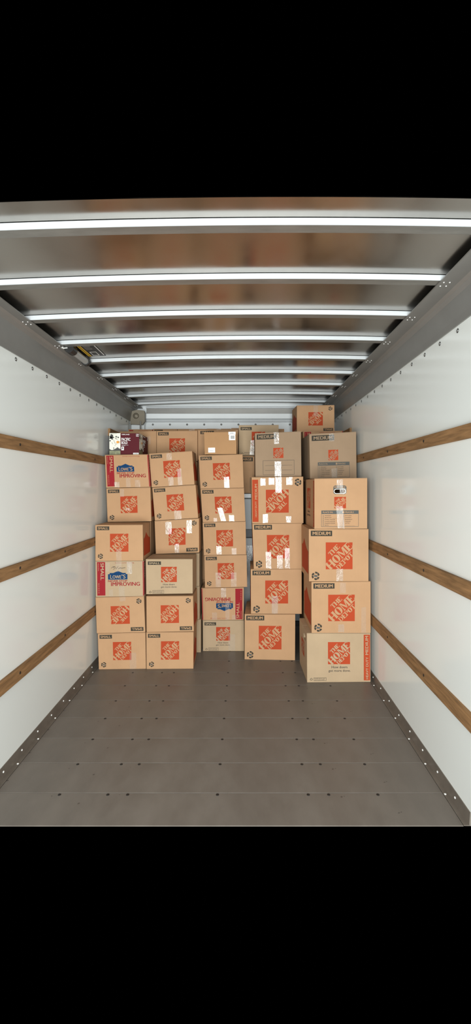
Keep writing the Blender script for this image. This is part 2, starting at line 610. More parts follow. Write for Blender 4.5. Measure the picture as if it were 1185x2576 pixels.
            face.text(mb, 'MOVE EASY', .375, .157, .588, .192, card, .03)
        part('hand_hole', handle)
        part('logo', lambda mb: face.logo(mb, .376, .367, .597, .594, card))
        place_block(.131, .635, .837, .958)
    elif kind == 'lowes':
        def strip(mb):
            face.rect(mb, .032, .025, .20, .963, 'red_print')
            face.text(mb, 'SMALL', .105, .055, .175, .53, card, .02, rot=-1)
            face.text(mb, 'PEQUE\u00d1A', .05, .06, .075, .28, card, .0, rot=-1)
            face.text(mb, '16 X 12 X 12', .055, .62, .08, .90, card, .0, rot=-1)
        part('size_strip', strip)
        part('edge_stripe', lambda mb: face.rect(mb, .978, .01, .997, .985, 'red_print'))
        part('web_address', lambda mb: face.text(mb, 'lowes.com/moving', .41, .035, .80, .07, 'red_print', .008))
        def badge(mb):
            face.poly(mb, [(.258, .52), (.66, .52), (.66, .367), (.627, .367), (.627, .335), (.563, .335), (.465, .278),
                           (.365, .335), (.292, .335), (.292, .367), (.258, .367)], 'blue_print')
            face.text(mb, 'L', .305, .385, .345, .492, card, .03)
            face.text(mb, 'OWE', .355, .40, .53, .492, card, .03)
            face.text(mb, "'S", .545, .375, .62, .492, card, .03)
        part('logo', badge)
        part('slogan', lambda mb: (face.text(mb, 'NEVER STOP', .262, .535, .655, .588, 'red_print', .02),
                                   face.text(mb, 'IMPROVING', .322, .595, .915, .70, 'red_print', .03)))
    elif kind == 'large':
        size_label('LARGE', .02, .03, .28, .14, 'charcoal_print')
        part('address_lines', lambda mb: face.frame(mb, .22, .58, .8, .95, .006, .006, 'ink'))
    elif kind == 'small_label_only':
        size_label('SMALL', .06, .03, .40, .135)

def tape_piece(face, root, loc, u0, v0, u1, v1, shiny, skew=0.0):
    mb = MB()
    nu, nv = 4, max(4, int(abs(v1 - v0) * 22))
    rnd = random.Random(int((u0 * 97 + v0 * 31 + u1 * 7) * 1e4))
    g = []
    for j in range(nv + 1):
        for i in range(nu + 1):
            u = u0 + (u1 - u0) * i / nu + skew * j / nv
            v = v0 + (v1 - v0) * j / nv
            if j in (0, nv):
                v += rnd.uniform(-.008, .008)
            g.append(face.at(u, v, .0026 + rnd.uniform(0, .0012)))
    fs = []
    for j in range(nv):
        for i in range(nu):
            a = j * (nu + 1) + i
            fs.append((a, a + 1, a + nu + 2, a + nu + 1))
    mb.tris(g, [f[::-1] for f in fs], ('tape_clear', 'tape_shiny', 'tape_glare')[int(shiny)])
    return mb.build('tape', root, loc, smooth=True)

BOXES = {}
def carton(key, label, kind, corners, Y, depth, card='kraft', k=0.0, flip=False, tapes=(), side=None, group=None,
           flaps=True, name='moving_carton', cat='box', floor=False, seam_tape=False):
    """corners: frame pixels of the front face, TL TR BR BL, standing at distance Y (k = how much the right end recedes)"""
    xc = sum(c[0] for c in corners) / 4
    Xc = (xc - VX) * Y / F
    pts = []
    for x, y in corners:
        Yp = (Y - k * Xc) / (1 - k * (x - VX) / F)
        p = px(x, y, Yp)
        pts.append(p)
    if floor:
        pts[2].z = pts[3].z = 0.0005
    d = Vector((-k, 1, 0)).normalized() * depth
    tl, tr, br, bl = pts
    up = Vector((0, 0, 1))
    rear = [p + d for p in pts]
    # the hidden rear edge is level with the front one
    base = (bl + br + rear[2] + rear[3]) / 4
    base.z = min(bl.z, br.z)
    root = bpy.data.objects.new(name, None)
    root.empty_display_size = .1
    root.location = base
    link(root)
    tag(root, label, cat, group)
    th = .004 if flaps else 0
    dn = Vector((0, 0, -th))
    mb = MB()
    vs = [bl, br, rear[2], rear[3], tl + dn, tr + dn, rear[1] + dn, rear[0] + dn]
    mb.tris(vs, [(0, 3, 2, 1), (4, 5, 6, 7), (0, 1, 5, 4), (1, 2, 6, 5), (2, 3, 7, 6), (3, 0, 4, 7)], card)
    mb.build('body', root, base, bevel=.0022)
    if flaps:
        for a0, a1 in ((0.004, .494), (.506, .996)):
            m2 = MB()
            q = [tl + d * a0, tr + d * a0, tr + d * a1, tl + d * a1]
            low = [p + dn * .9 for p in q]
            m2.tris(low + q, [(0, 3, 2, 1), (4, 5, 6, 7), (0, 1, 5, 4), (1, 2, 6, 5), (2, 3, 7, 6), (3, 0, 4, 7)], card)
            flap = m2.build('flap', root, base)
        if seam_tape:
            tf = Face(rear[0], rear[1], tr, tl)
            mm = MB()
            tf.rect(mm, .01, .42, .99, .58, 'tape_clear', .0015)
            mm.build('tape', flap, base)
    face = Face(tl, tr, br, bl, flip)
    if kind:
        design(face, kind, card, root, base)
    plain = Face(tl, tr, br, bl)
    for t in tapes:
        tape_piece(plain, root, base, *t)
    if side:
        if side[0] == 'R':
            sf = Face(tr, rear[1], rear[2], br)
        else:
            sf = Face(rear[0], tl, bl, rear[3])
        ms = MB()
        if side[1:] == 'wave':
            wave_side(sf, ms)
        elif side[1:] == 'lowes':
            sf.rect(ms, 0.01, .02, .16, .97, 'red_print')
            sf.text(ms, 'SMALL', .05, .06, .12, .5, card, .02, rot=-1)
        elif side[1:] == 'heavy':
            sf.rect(ms, .88, .04, .995, .97, 'orange_print')
            sf.text(ms, 'HEAVY DUTY MEDIUM', .92, .08, .96, .93, card, .015, rot=1)
            sf.logo(ms, .22, .19, .58, .62, card)
            sf.text(ms, 'How doers', .28, .66, .52, .71, 'ink', .01)
            sf.text(ms, 'get more done.', .22, .735, .58, .80, 'ink', .01)
        elif side[1:] == 'hole':
            cut_hole(root, base, sf, [(.60, .225), (.84, .225), (.84, .12), (.60, .12)], .40)
            sf.logo(ms, .30, .30, .66, .62, card)
        ms.build('side_print', root, base)
    BOXES[key] = (root, face, base)
    return root

_plain = {}
def buried(x0, x1, y0, y1, z0, z1, label, group):
    """plain carton that carries the visible rows from inside the load"""
    sz = (round(x1 - x0, 3), round(y1 - y0, 3), round(z1 - z0, 3))
    if sz not in _plain:
        mb = MB()
        w, d, h = sz
        mb.box((-w / 2, -d / 2, 0), (w / 2, d / 2, h), 'kraft')
        ob = mb.build('moving_carton', None, bevel=.003)
        _plain[sz] = ob.data
    else:
        ob = link(bpy.data.objects.new('moving_carton', _plain[sz]))
    ob.location = ((x0 + x1) / 2, (y0 + y1) / 2, z0)
    tag(ob, label, 'box', group)
    return ob

# ------------------------------------------------------------------ the truck body
XL, XR = -1.29, 1.0385
Y0, YF = 1.50, 5.06           # near end of what is built, front bulkhead
Y_FLOOR, Y_ROOF = 1.992, 1.47

def struct(o):
    o['kind'] = 'structure'
    return o

# side walls
def wall(name, xa, xb):
    mb = MB()
    mb.box((xa, Y0, 0.0), (xb, YF, 2.60), 'wall_white')
    return struct(mb.build(name))
wl = wall('wall_left', XL - .02, XL)
wr = wall('wall_right', XR, XR + .02)

# round-headed wall rivets below the roof rails
def rivet_data(name, r, h, m, ring=None):
    mb = MB()
    n = 10
    prof = [(r, 0), (r * .92, h * .5), (r * .6, h * .9), (0.0, h)]
    vs, fs = [], []
    for rr, hh in prof[:-1]:
        for k in range(n):
            t = 2 * math.pi * k / n
            vs.append((rr * math.cos(t), rr * math.sin(t), hh))
    vs.append((0, 0, h))
    for lv in range(2):
        for k in range(n):
            fs.append((lv * n + k, lv * n + (k + 1) % n, (lv + 1) * n + (k + 1) % n, (lv + 1) * n + k))
    for k in range(n):
        fs.append((2 * n + k, 2 * n + (k + 1) % n, 3 * n))
    mb.tris(vs, fs, m)
    if ring:
        vs2, fs2 = [], []
        for rr, hh in ((r * 1.0, .0015), (r * 1.55, .001)):
            for k in range(n):
                t = 2 * math.pi * k / n
                vs2.append((rr * math.cos(t), rr * math.sin(t), hh))
        for k in range(n):
            fs2.append((k, (k + 1) % n, n + (k + 1) % n, n + k))
        mb.tris(vs2, fs2, ring)
    o = mb.build(name, smooth=True)
    me = o.data
    bpy.data.objects.remove(o)
    return me
RV_WALL = rivet_data('rivet', .0075, .005, 'rivet_steel', 'rivet_dark')
RV_TRIM = rivet_data('rivet', .006, .004, 'rivet_light')
SCREW = rivet_data('screw', .0085, .002, 'screw_dark')

def put(me, name, loc, rot, parent):
    o = bpy.data.objects.new(name, me)
    o.location = loc
    o.rotation_euler = rot
    return link(o, parent)

RAIL_L, RAIL_R = HC + .748, HC + .785      # lower edges of the roof rails
y = 1.69
while y < YF - .05:
    put(RV_WALL, 'rivet', (XL, y, RAIL_L - .024), (0, math.pi / 2, 0), wl)
    put(RV_WALL, 'rivet', (XR, y + .04, RAIL_R - .024), (0, -math.pi / 2, 0), wr)
    y += .1925

# roof rails (cove) between wall and roof
def profile_bar(name, prof, ya, yb, m, parent=None):
    mb = MB()
    n = len(prof)
    vs = [(p[0], ya, p[1]) for p in prof] + [(p[0], yb, p[1]) for p in prof]
    fs = [(k, (k + 1) % n, n + (k + 1) % n, n + k) for k in range(n)] + [tuple(range(n))[::-1], tuple(range(n, 2 * n))]
    mb.tris(vs, fs, m)
    o = mb.build(name, parent)
    bm = bmesh.new(); bm.from_mesh(o.data)
    bmesh.ops.recalc_face_normals(bm, faces=bm.faces)
    bm.to_mesh(o.data); bm.free()
    return o
def rail(name, X, s, z0, zt, xi, xc):
    prof = [(X, z0), (X + s * .010, z0 - .002), (X + s * .014, z0 + .03), (xc - s * .006, zt - .030), (xc + s * .006, zt - .010),
            (xc + s * .022, zt), (xi, zt), (xi, zt + .006), (X, zt + .006)]
    return struct(profile_bar(name, prof, Y0, YF, 'rail_grey'))
ZTL, ZTR = HC + .913, HC + .938
XIL, XIR = -1.176, .897
r_l = rail('trim_1', XL, 1, RAIL_L, ZTL, XIL, -1.250)
r_r = rail('trim_2', XR, -1, RAIL_R, ZTR, XIR, 1.003)

# arched aluminium roof skin with its hat-section bows
def arch(x):
    return HC + .954 - .017 * (x - .2) ** 2
def roof_skin():
    mb = MB()
    nx, ny = 40, 60
    vs, fs = [], []
    for j in range(ny + 1):
        yy = Y_ROOF + (YF - Y_ROOF) * j / ny
        for i in range(nx + 1):
            x = XL + .002 + (XR - XL - .004) * i / nx
            vs.append((x, yy, arch(x) + .0265))
    for j in range(ny):
        for i in range(nx):
            a = j * (nx + 1) + i
            fs.append((a, a + nx + 1, a + nx + 2, a + 1))
    mb.tris(vs, fs, 'sheet_alu')
    up = [(v[0], v[1], v[2] + .004) for v in vs]
    mb.tris(up, [f[::-1] for f in fs], 'sheet_alu')
    return struct(mb.build('ceiling', smooth=True))
ceil = roof_skin()
BOW_Y = [1.580 + .409 * k for k in range(9)]
def bow_mesh():
    mb = MB()
    n = 40
    xa, xb = XL + .004, XR - .004
    sec = [(0, .0245, 'bow_white'), (0, .001, 'bow_white'), (.003, 0, 'bow_grey'), (.050, 0, 'bow_grey'), (.053, .001, 'bow_grey'), (.053, .0245, 'bow_grey')]
    for s in range(len(sec) - 1):
        (ya, za, m), (yb, zb, _) = sec[s], sec[s + 1]
        vs, fs = [], []
        for i in range(n + 1):
            x = xa + (xb - xa) * i / n
            vs += [(x, ya, arch(x) + za), (x, yb, arch(x) + zb)]
        for i in range(n):
            fs.append((2 * i, 2 * i + 1, 2 * i + 3, 2 * i + 2))
        mb.tris(vs, fs, m)
    # narrow rear flange that leaves a shadow line against the skin
    o = mb.build('roof_bow')
    me = o.data
    bpy.data.objects.remove(o)
    return me
BOW = bow_mesh()
for yb in BOW_Y:
    put(BOW, 'roof_bow', (0, yb, 0), (0, 0, 0), ceil)

# rivet heads where each bow is fixed to the rails (a few millimetres each)
for rl, xi, zt, s in ((r_l, XIL, ZTL, -1), (r_r, XIR, ZTR, 1)):
    mb = MB()
    for yb in BOW_Y:
        for dx, dy in ((.018, .004), (.045, .004), (.018, .040), (.045, .040)):
            cx, cy = xi + s * dx, yb + dy
            cyl(mb, (cx, cy, zt + .001), (cx, cy, zt - .002), .0042, 'rivet_light', 8, r1=.003)
    o = mb.build('rivets', rl)
    o['kind'] = 'stuff'

# front bulkhead and its stepped header
mb = MB()
mb.box((XL, YF, 0), (XR, YF + .03, 2.60), 'wall_front_white')
wf = struct(mb.build('wall_front'))
mb = MB()
for y_a, y_b, z_a, z_b, m in ((-.045, 0, 2.462, 2.480, 'bow_white'), (-.02, 0, 2.398, 2.462, 'rail_grey'),
                              (-.05, 0, 2.340, 2.398, 'wall_front_white'), (-.004, 0, 2.332, 2.340, 'wall_front_white'), (-.045, 0, 2.306, 2.332, 'bow_white')):
    mb.box((XL + .16, YF + y_a, z_a), (XR - .02, YF + y_b, z_b), m)
hd = mb.build('header', wf)
for k in range(10):
    put(RV_WALL, 'rivet', (-1.06 + .199 * k, YF, 2.280), (math.pi / 2, 0, 0), wf)

# corner casting where rail, wall and bulkhead meet, with the two conduits below it
def corner_plate():
    mb = MB()
    Yb = 4.90
    def P(x, y): return px(x, y, Yb)
    outl = [(326, 1067), (327, 1040), (332, 1034), (345, 1031), (362, 1033), (364, 1038), (364, 1060), (358, 1068)]
    vs = [P(*p) for p in outl]
    vs[0].x = vs[1].x = XL + .003
    bk = [v + Vector((0, .05, 0)) for v in vs]
    n = len(vs)
    mb.tris(vs + bk, [tuple(range(n))[::-1], tuple(range(n, 2 * n))] + [(k, (k + 1) % n, n + (k + 1) % n, n + k) for k in range(n)], 'bracket_olive')
    o = mb.build('corner_plate', wl)
    bm = bmesh.new(); bm.from_mesh(o.data); bmesh.ops.recalc_face_normals(bm, faces=bm.faces); bm.to_mesh(o.data); bm.free()
    md = MB()
    c = P(342, 1046)
    for a, b, r0, r1 in ((0, .012, .034, .028), (.012, .02, .028, .012), (.02, .022, .012, .001)):
        cyl(md, c + Vector((0, -a, 0)), c + Vector((0, -b, 0)), r0, 'bracket_olive', 18, r1=r1)
    md.build('boss', o, smooth=False)
    mc = MB()
    for x, r, m in ((325.5, .006, 'rivet_steel'), (354, .008, 'rail_grey')):
        p0, p1 = P(x, 1060), P(x, 1060)
        p0.x = max(p0.x, XL + .008); p1.x = p0.x
        p0.y = p1.y = Yb - .008
        p1.z = 2.195
        cyl(mc, p0, p1, r, m, 8)
    mc.build('conduit', wl)
corner_plate()
# light corner post behind the plate
mb = MB()
mb.box((XL + .002, YF - .10, 0), (XL + .15, YF, 2.39), 'wall_front_white')
mb.build('corner_post', wf)

# wooden lashing slats along the side walls
def slat(name, X, s, z0, z1, ya, yb, label, group=None):
    mb = MB()
    n = 24
    th = .020
    sec = [(0, z0), (th - .002, z0), (th, z0 + .002), (th, z1 - .002), (th - .002, z1), (0, z1)]
    rnd = random.Random(int(z0 * 1000 + X * 10))
    vs, fs = [], []
    m = len(sec)
    for j in range(n + 1):
        yy = ya + (yb - ya) * j / n
        for q, (t, z) in enumerate(sec):
            wob = rnd.uniform(-.0018, .0018) if q in (2, 3) else 0
            vs.append((X + s * max(0, t - (abs(wob) if q in (2, 3) else 0)), yy, z + wob))
    for j in range(n):
        for q in range(m):
            a, b = j * m + q, j * m + (q + 1) % m
            fs.append((a, b, b + m, a + m))
    fs += [tuple(range(m))[::-1], tuple(range(n * m, n * m + m))]
    mb.tris(vs, fs, 'slat_wood')
    o = mb.build(name)
    bm = bmesh.new(); bm.from_mesh(o.data); bmesh.ops.recalc_face_normals(bm, faces=bm.faces); bm.to_mesh(o.data); bm.free()
    tag(o, label, 'slat', group)
    # countersunk fixings
    y = ya + .35
    while y < min(yb, 4.2):
        put(SCREW, 'screw', (X + s * .0198, y, (z0 + z1) / 2 + rnd.uniform(-.012, .012)), (0, s * math.pi / 2, 0), o)
        y += .62
    return o
SL = [('upper wooden lashing slat on the white wall beside the coffee carton', 'L', .210, .281, Y0, YF),
      ('middle wooden lashing slat on the wall beside the two red-striped cartons', 'L', -.497, -.430, Y0, YF),
      ('lower wooden lashing slat on the wall beside the leftmost floor carton', 'L', -1.095, -1.022, Y0, YF),
      ('short topmost wooden slat behind the maroon coffee carton', 'L', .490, .560, 4.13, YF),
      ('upper wooden lashing slat on the wall beside the grey checklist carton', 'R', .225, .291, Y0, YF),
      ('middle wooden lashing slat on the wall beside the medium carton stack', 'R', -.508, -.431, Y0, YF),
      ('lower wooden lashing slat on the wall beside the heavy duty floor carton', 'R', -1.108, -1.028, Y0, YF),
      ('short topmost wooden slat ending above the grey checklist carton', 'R', .505, .575, 4.20, YF)]
for lab, sd, a, b, ya, yb in SL:
    slat('lashing_slat', XL if sd == 'L' else XR, 1 if sd == 'L' else -1, HC + a, HC + b, ya, yb, lab, 'wooden lashing slats')

# floor: transverse panels with their screws, under them a sub-floor
FXL, FXR = -1.256, 1.006
mb = MB()
mb.box((XL, Y_FLOOR + .12, -.06), (XR, YF, -.0045), 'black_plastic')
fl = struct(mb.build('floor'))
PW = .2410
def plank_mesh(w):
    mb = MB()
    mb.box((FXL, .0012, -.004), (FXR, w - .0012, 0), 'floor_panel')
    o = mb.build('plank', bevel=.0012, seg=1)
    me = o.data
    bpy.data.objects.remove(o)
    return me
PLANK = plank_mesh(PW)
edges = [2.207 + PW * k for k in range(0, 12)]
first = plank_mesh(2.207 - Y_FLOOR)
rows = [(Y_FLOOR, first)] + [(e, PLANK) for e in edges if e + PW < YF + .01]
SX = [-.931, -.687, -.587, -.134, .324, .427, .675]
for yy, me in rows:
    p = put(me, 'plank', (0, yy, 0), (0, 0, 0), fl)
    if me is PLANK:
        for q in SX:
            put(SCREW, 'screw', (q, -.012, 0), (0, 0, 0), p)

# floor edge angles with rivets
def angle(name, X, s, xe):
    prof = [(X, 0), (xe, 0), (xe, .003), (X + s * .008, .004), (X + s * .004, .060), (X, .060)]
    o = struct(profile_bar(name, prof, Y_FLOOR, YF, 'trim_grey'))
    y = 2.13
    while y < 4.2:
        put(RV_TRIM, 'rivet', (X + s * .006, y, .032), (0, s * math.pi / 2, 0), o)
        y += .193
    y = 2.207
    while y < 4.2:
        put(RV_TRIM, 'rivet', (X + s * .024, y - .012, .0032), (0, 0, 0), o)
        y += PW
    return o
angle('trim_3', XL, 1, FXL - .0005)
angle('trim_4', XR, -1, FXR + .0005)

# ------------------------------------------------------------------ the load
G = 'moving cartons in the stacked load'
# column against the left wall
carton('A1', 'small kraft carton on the floor against the left wall, logo upright', 'small', [(246, 1594), (366, 1591), (367.3, 1682), (248.6, 1685)], 3.71, .30, k=.03, floor=True, group=G,
       tapes=[(.66, .55, .80, .99, False)])
carton('A2', 'upside-down small carton under the lower red-striped carton beside the wall', 'small', [(240.3, 1502.8), (362, 1500), (365.5, 1590.3), (243.5, 1593.2)], 3.71, .30, flip=True, group=G,
       tapes=[(.5, .0, .62, .12, False)])
carton('A3', 'red-striped small carton with handwriting and tape, beside the middle wall slat', 'lowes', [(240, 1411.8), (361.5, 1411), (362.5, 1499.6), (241, 1501.8)], 3.71, .30, card='kraft_pale', group=G, side='Rlowes',
       tapes=[(.21, .04, .30, .30, False), (.43, .02, .54, .30, False), (.65, .03, .76, .36, True), (.48, .72, .60, .99, False), (.28, .80, .36, .99, False)])
carton('A4', 'small kraft carton with orange side, resting on the handwritten red-striped carton', 'small', [(239.6, 1320.8), (359, 1320), (360, 1410.6), (240, 1411.2)], 3.71, .30, group=G, side='Rwave', seam_tape=True,
       tapes=[(.44, .68, .55, 1.0, False)])
carton('A5', 'small kraft carton under the upper red-striped carton', 'small', [(267.6, 1228.4), (378, 1226), (380.5, 1311), (270.6, 1313)], 3.96, .30, group=G, side='Rwave',
       tapes=[(.31, .03, .40, .26, False), (.43, .60, .52, .66, True)])
carton('A6', 'red-striped small carton carrying the maroon coffee carton', 'lowes', [(263.5, 1144.5), (372.6, 1143), (378, 1225.2), (267, 1227)], 3.955, .30, card='kraft', group=G, side='Rlowes',
       tapes=[(.19, .83, .31, .99, True), (.46, .72, .56, .99, False), (.66, .78, .78, .99, False)])
# second column
carton('B1', 'small kraft carton on the floor, second from the left wall, logo upright', 'small', [(368, 1591), (487, 1589.8), (486.5, 1679), (368.6, 1682)], 3.715, .30, k=.02, floor=True, group=G, side='Rwave')
carton('B2', 'upside-down small carton under the pale slogan carton', 'small', [(368, 1500), (485.8, 1499), (487.6, 1588.3), (368.8, 1590.3)], 3.715, .30, flip=True, group=G, side='Rwave')
carton('B3', 'pale small carton with slogan under its logo, in the second column, top visible', 'small_doers', [(366.8, 1406.6), (484.6, 1406.4), (484.8, 1493), (368, 1495)], 3.72, .30, card='kraft_pale', group=G, seam_tape=True)
for i, (ya, yb, xr) in enumerate(((1558.5, 1641.5, 505.3), (1475, 1558, 502), (1391.5, 1474.5, 501.5))):
    carton('BR%d' % i, 'small carton mostly hidden behind the second column, ' + ('standing on the floor', 'middle of its three', 'topmost of its three')[i], None,
           [(xr - 110, ya), (xr, ya), (xr, yb), (xr - 110, yb)], 4.085, .30, card='kraft_pale', floor=(i == 0), group=G)
carton('B4', 'upside-down small carton with shiny tape strips, behind the pale slogan carton', 'small', [(389, 1310.6), (500.5, 1304), (501, 1390), (392, 1393.5)], 3.99, .30, flip=True, group=G,
       tapes=[(.24, .05, .38, .42, True), (.72, .04, .84, .42, True), (.44, .72, .54, .98, True)])
carton('B5', 'tilted small carton in the middle of the leaning second column', 'small', [(383, 1227), (492, 1219.5), (498.5, 1303), (389.6, 1309.6)], 3.99, .30, group=G, side='Rwave',
       tapes=[(.46, .74, .62, 1.0, False)])
carton('B6', 'tilted small carton on top of the leaning second column', 'small', [(375.2, 1141.5), (483.3, 1134.7), (489.4, 1218.8), (381.6, 1226)], 3.99, .30, group=G, side='Rwave',
       tapes=[(.40, .02, .52, .22, False), (.40, .72, .52, .99, False), (.62, .50, .72, .99, False)])
# third column
carton('C1', 'pale small slogan carton on the floor below the inverted red-striped carton', 'small_doers', [(510, 1560.5), (614, 1560.3), (614.5, 1639.5), (510.4, 1639.5)], 4.12, .29, card='kraft_pale', floor=True, group=G,
       tapes=[(.62, .45, .78, .98, False)])
carton('C2', 'upside-down red-striped small carton in the third column', 'lowes', [(506.6, 1479.5), (613.4, 1477.7), (613.2, 1559.4), (509, 1560)], 4.12, .29, flip=True, card='kraft', group=G,
       tapes=[(.46, .01, .58, .30, True), (.56, .42, .66, .99, False), (.24, .76, .36, .98, False), (.72, .84, .82, .99, False)])
carton('C3', 'small kraft carton resting on the inverted red-striped carton', 'small', [(514, 1397.7), (620.5, 1395.7), (622, 1476.5), (515.4, 1478.6)], 4.12, .29, card='kraft', group=G,
       tapes=[(.26, .54, .38, .98, False), (.62, .54, .75, .98, False)])
carton('C4', 'small kraft carton in third column, one tape strip below its logo, third from top', 'small', [(509.6, 1314.4), (618, 1311.6), (619.4, 1395), (513, 1397)], 4.12, .29, card='kraft', group=G,
       tapes=[(.30, .72, .42, .98, True), (.66, .80, .77, .99, False)])
carton('C5', 'small kraft carton with a slanted tape strip across the logo, third column', 'small', [(504.6, 1230), (613.7, 1227.4), (617.6, 1311), (510, 1313.8)], 4.12, .29, card='kraft', group=G,
       tapes=[(.36, .58, .48, .98, True, .07), (.62, .80, .74, .99, True), (.26, .88, .34, .99, False)])
carton('C6', 'small kraft carton under the little plain box with barcode label', 'small', [(500, 1146), (610.4, 1142.5), (613.4, 1226.8), (504.4, 1229.4)], 4.12, .29, card='kraft', group=G,
       tapes=[(.55, .66, .67, .99, True)])
# fourth column
carton('D1', 'medium kraft carton on the floor, untaped front, jutting out below its column', 'medium', [(615.4, 1545), (742.8, 1545.6), (742.3, 1661), (615.4, 1657)], 3.91, .45, k=-.05, floor=True, card='kraft', group=G)
carton('D2', 'medium kraft carton with one tape strip below its logo, fourth column', 'medium', [(631, 1432), (759, 1431.4), (759.2, 1544.4), (631.4, 1544)], 3.91, .45, card='kraft', group=G, side='Lwave',
       tapes=[(.41, .60, .53, .99, True)])
carton('D3', 'medium kraft carton with three shiny tape strips, under the heavy duty inverted carton', 'medium', [(635, 1317), (761, 1316.4), (761, 1431), (638.5, 1431.4)], 3.91, .45, card='kraft', group=G, side='Lwave',
       tapes=[(.25, .62, .36, .99, True), (.48, .70, .60, .99, True), (.64, .54, .74, .99, True)])
carton('D4', 'upside-down heavy duty medium carton covered in white shiny tape patches', 'heavy_inverted', [(633, 1200.5), (762.8, 1199), (763.5, 1316), (634.4, 1316.4)], 3.91, .45, flip=True, card='kraft', group=G,
       tapes=[(.17, .03, .27, .19, 2), (.33, .02, .44, .17, 2), (.46, .0, .58, .34, 2), (.67, .01, .79, .17, 2), (.21, .80, .31, .99, 2), (.66, .85, .76, .98, 2)])
carton('D5', 'greyer medium carton with ruled address lines, on top of the fourth column', 'medium_lines', [(641.5, 1090), (757.2, 1085), (758.5, 1198.4), (642.8, 1199.8)], 3.97, .40, card='kraft_grey', group=G,
       tapes=[(.41, .0, .52, .26, 2), (.42, .66, .56, .99, 2)])
# column against the right wall
carton('E1', 'heavy duty medium carton on the floor against the right wall, orange stripe', 'heavy', [(772, 1593), (932, 1593), (932.4, 1717), (772.7, 1717)], 3.462, .40, card='kraft_pale', floor=True, group=G, side='Lhole', k=.02)
carton('E2', 'medium kraft carton resting on the heavy duty floor carton with orange stripe', 'medium', [(783.6, 1463.7), (932.4, 1462.6), (932.6, 1592.6), (784, 1592.4)], 3.462, .45, card='kraft', group=G, side='Lwave',
       tapes=[(.48, .02, .58, .22, False), (.45, .83, .55, .98, True), (.84, .5, .92, .99, False)])
carton('E3', 'medium kraft carton under the carton with a hand hole', 'medium', [(777, 1331), (927.3, 1331), (927.2, 1462.2), (777.5, 1462.6)], 3.462, .45, card='kraft', group=G, side='Lwave',
       tapes=[(.46, .76, .57, .99, True)])
carton('E4', 'medium carton with hand hole and room checklist, second from top at right wall', 'move_easy', [(791, 1204), (924, 1202.5), (924, 1330), (791, 1330.6)], 3.462, .50, card='kraft', group=G, side='Lheavy',
       tapes=[(.42, .02, .54, .19, True), (.41, .55, .54, .99, True, .03)])
tape_piece(BOXES['E4'][1], BOXES['E4'][0], BOXES['E4'][2], .48, .20, .60, .31, True)
carton('E5', 'greyer medium carton with room checklist, on top of the right wall column', 'medium_place', [(778, 1092), (896, 1086), (897.3, 1203), (780.3, 1204)], 3.90, .495, card='kraft_grey', group=G, k=.03,
       tapes=[(.42, .02, .53, .18, True), (.46, .78, .58, .98, False)])
# rows at the back
carton('F5', 'plain small carton behind the maroon coffee carton', None, [(301, 1085.5), (393.6, 1084), (393.6, 1159), (301, 1160)], 4.43, .30, card='kraft', group=G, tapes=[(.72, .18, .84, .45, False)])
carton('F3', 'small carton in shade behind the leaning second column, logo visible above it', 'small', [(394.2, 1084.3), (496.8, 1083.5), (496.8, 1160), (394.2, 1161)], 4.385, .28, card='kraft', group=G)
carton('F4', 'small carton in shade behind the little plain box with barcode label', 'small_label_only', [(498, 1082), (599, 1081), (599, 1156), (498, 1157)], 4.43, .29, card='kraft', group=G)
carton('F1', 'high small carton with trailing tape, standing on the large carton', 'small_doers', [(601, 1069.5), (701, 1069), (701, 1145.8), (601, 1146)], 4.44, .29, card='kraft_pale', group=G,
       tapes=[(.30, .50, .42, .97, True, -.03)])
carton('F2', 'dark shaded large carton between third and fourth columns, above the grey appliance', 'large', [(601.6, 1147.6), (725, 1147.6), (725, 1240.6), (601.6, 1240.6)], 4.44, .50, card='kraft', group=G)
carton('F7', 'carton edge peeking out at the right of the high small carton', None, [(665, 1079), (715, 1079), (715, 1150.4), (665, 1150.4)], 4.75, .28, card='kraft', group=G)
carton('F6', 'red-striped carton hidden behind the grey checklist carton', 'lowes', [(762.5, 1085), (863, 1083.6), (863, 1157), (762.5, 1158)], 4.43, .29, card='kraft', group=G)
carton('E6', 'upside-down small carton topmost of all, under the roof at the right rail', 'small', [(747, 1020), (841.3, 1019), (841.3, 1086.6), (747, 1087.4)], 4.56, .29, card='kraft', flip=True, group=G, k=.06, side='Lwave',
       tapes=[(.44, .0, .56, .42, False)])
for i, (xa, xb, yt, Yg, knd, lab, cd) in enumerate((
        (323, 384, 1080, 4.735, 'lowes', 'carton with red corner behind the plain carton, lid edge showing below the bulkhead', 'kraft'),
        (385, 446, 1079, 4.735, 'small_label_only', 'narrow carton lid with dark label, against the white bulkhead', 'kraft'),
        (446.6, 519, 1079, 4.735, None, 'carton lid edge with a taped seam against the bulkhead', 'kraft'),
        (519.8, 581, 1078.5, 4.745, None, 'carton lid edge above the little plain box, against the bulkhead', 'kraft'),
        (581.8, 612, 1077, 4.745, None, 'carton lid edge beside the high small carton, against the bulkhead', 'kraft'))):
    carton('G%d' % i, lab, knd, [(xa, yt), (xb, yt), (xb, yt + 70), (xa, yt + 70)], Yg, .29, card=cd, group=G,
           tapes=[(.4, .0, .6, .1, False)] if i in (2, 3) else ())

